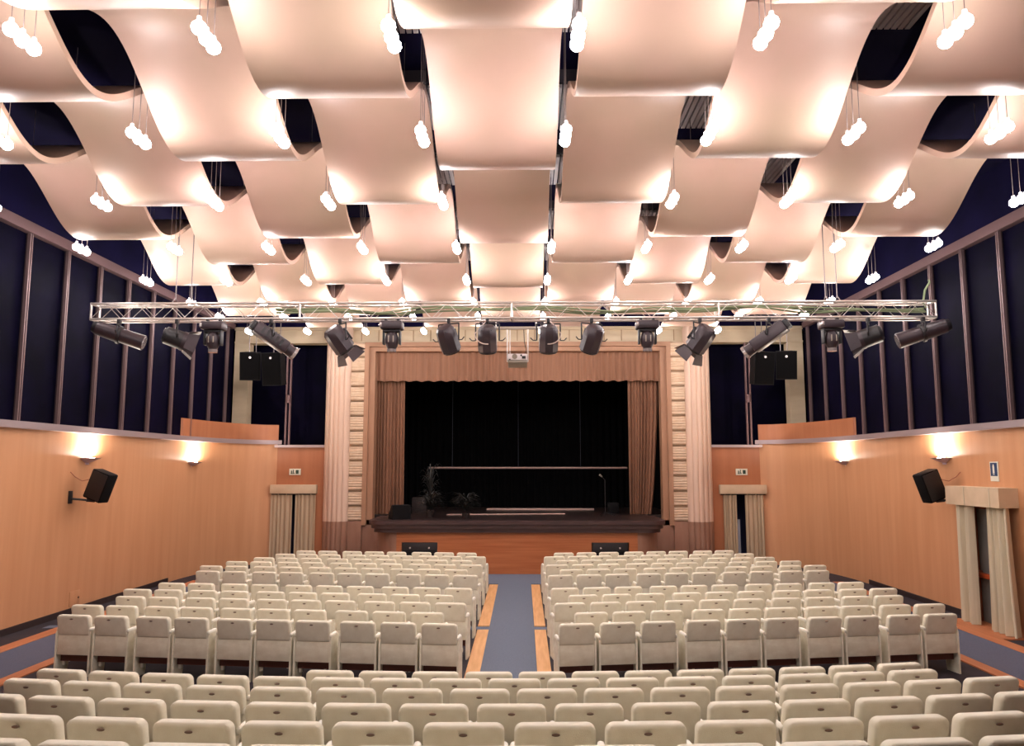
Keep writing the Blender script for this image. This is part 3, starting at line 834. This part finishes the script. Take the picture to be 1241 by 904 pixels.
# ================================================================== SEATS
SW = .50
def rrect(w_, z0, z1, r, rb=None, n=5):
    rb = r if rb is None else rb; p = []
    for (cx, cz, a0, rr) in ((w_/2-r, z1-r, 0, r), (-w_/2+r, z1-r, 90, r), (-w_/2+rb, z0+rb, 180, rb), (w_/2-rb, z0+rb, 270, rb)):
        for i in range(n+1):
            a = R(a0+90*i/n); p.append((cx+rr*math.cos(a), cz+rr*math.sin(a)))
    return p
def pad(mb, pts, y0, y1, bev):
    """rounded cushion from an outline in XZ between y0 and y1"""
    cx = sum(p[0] for p in pts)/len(pts); cz = sum(p[1] for p in pts)/len(pts)
    rings = []
    xs = max(abs(p[0]-cx) for p in pts); zs = max(abs(p[1]-cz) for p in pts)
    for k_ in range(0, 4): 
        a = R(90*k_/3); ins = bev*(1-math.sin(a)); yy = y0+bev*(1-math.cos(a))
        rings.append([mb.bm.verts.new((cx+(p[0]-cx)*(1-ins/xs), yy, cz+(p[1]-cz)*(1-ins/zs))) for p in pts])
    for k_ in range(3, -1, -1):
        a = R(90*k_/3); ins = bev*(1-math.sin(a)); yy = y1-bev*(1-math.cos(a))
        rings.append([mb.bm.verts.new((cx+(p[0]-cx)*(1-ins/xs), yy, cz+(p[1]-cz)*(1-ins/zs))) for p in pts])
    n = len(pts)
    for a, b in zip(rings, rings[1:]):
        for i in range(n): mb.bm.faces.new((a[i], a[(i+1) % n], b[(i+1) % n], b[i]))
    mb.bm.faces.new(rings[0]); mb.bm.faces.new(rings[-1][::-1])
def make_seat():
    t = thing('theatre_seat', 'x', 'seat', (0, 0, 0), 0, 'cream theatre seats')
    tilt = lambda mb, z0, k_: [setattr(v.co, 'y', v.co.y-(v.co.z-z0)*k_) for v in mb.bm.verts]
    m = MB(); pad(m, rrect(.50, .565, .865, .05, .015), -.03, .075, .026); tilt(m, .56, .22)
    br = m.build('backrest', M_seat, t)
    m = MB(); m.sph((0, -.105, .815), .027, 2, (1.0, .35, .36)); m.build('oval_badge', M_badge, br)
    m = MB(); m.box((0, -.001, .435), (.494, .055, .28), bev=.010); tilt(m, .56, -.05); m.build('back_panel', M_panel, t)
    m = MB(); m.box((0, .30, .40), (.48, .44, .10), bev=.035, seg=3); m.build('seat_cushion', M_seat, t)
    m = MB(); m.box((0, .27, .325), (.46, .42, .05), bev=.006); m.box((0, .06, .245), (.47, .03, .11)); m.build('seat_shell', M_brown, t)
    for sx in (-1, 1):
        m = MB()
        pr = [(-.045, 0), (.22, 0), (.24, .10), (.26, .60), (.22, .645), (-.02, .645), (-.045, .60)]
        a, b = sorted((sx*.248, sx*.2745)); m.prism(pr, a, b, 'x')
        m.build('side_panel', M_panel, t)
        m = MB(); m.box((sx*.249, .085, .655), (.05, .25, .055), bev=.022, seg=3); m.build('armrest', M_arm, t)
        m = MB(); m.box((sx*.215, .10, .17), (.045, .05, .10), bev=.01); m.build('hinge_block', M_arm, t) if sx < 0 else m.bm.free()
    return t
seat0 = make_seat(); used = [False]
def put(x, y, z, rz, label):
    if not used[0]:
        seat0.location = (x, y, z); seat0.rotation_euler = (0, 0, rz); seat0['label'] = label; used[0] = True
    else: dup(seat0, (x, y, z), rz, label)
# blocks either side of the aisle
rowdef = [(11.13, 0), (11.93, 1), (12.78, 0), (13.53, 1), (14.32, 0), (16.0, 0), (16.83, 1), (17.66, 0), (18.46, 1), (19.27, 0), (20.05, 1)]
groups = [(3, 3, 2, 2)]*8+[(3, 3, 3), (3, 3, 3), (3, 3, 2)]
for r, ((y0, odd), gr) in enumerate(zip(rowdef, groups)):
    for sx, s_ in ((-1, 'left'), (1, 'right')):
        sl = .150 if sx > 0 else .103
        y00 = y0 if sx > 0 else y0-.03
        x = (.93 if not odd else 1.20) + (0 if sx > 0 else .03); n = 0
        for gi, cnt in enumerate(gr):
            for q in range(cnt):
                n += 1
                yy = y00+.085*0+sl*(x-.93)+.09
                sec = ('middle section', r+1) if r < 5 else ('front section', r-4)
                put(sx*x, yy, 0, sx*math.atan(sl), 'cream theatre seat, %s %s of aisle, %s row from back, %s from aisle' % (sec[0], s_, ORD[sec[1]], ORD[n]))
                x += .578
            x += .068
# foreground stepped rows
fgk = [(-3, 8), (-8, 7), (-7, 8), (-7, 7), (-5, 6), (-6, 5)]
fgn = ['farthest foreground row, standing on the floor', 'fifth row from the camera', 'fourth row from the camera', 'third row from the camera', 'second row from the camera', 'nearest row, mostly below the picture']
for (yc, z), (ka, kb), odd, fn in zip(FGR, fgk, (0, 1, 0, 1, 0, 1), fgn):
    n = 0
    for k_ in range(ka, kb+1):
        n += 1
        x = (-.165 if not odd else .115)+k_*.563
        put(x, yc+FGY(x)+.09, z, math.atan(.019+.038*x), 'cream theatre seat, %s, %s from left' % (fn, ORD[n]))
# small flush hatch low on the left wall
t = thing('wall_hatch', 'small flush veneer hatch low on the left wall below the wall speaker', 'hatch', (-WX, 16.6, .30))
MB().b2(0, .012, -.18, .18, -.15, .15, bev=.003).build('panel', M_wall, t)
MB().cyl((.01, .13, 0), (.025, .13, 0), .02).build('latch', M_brown, t)
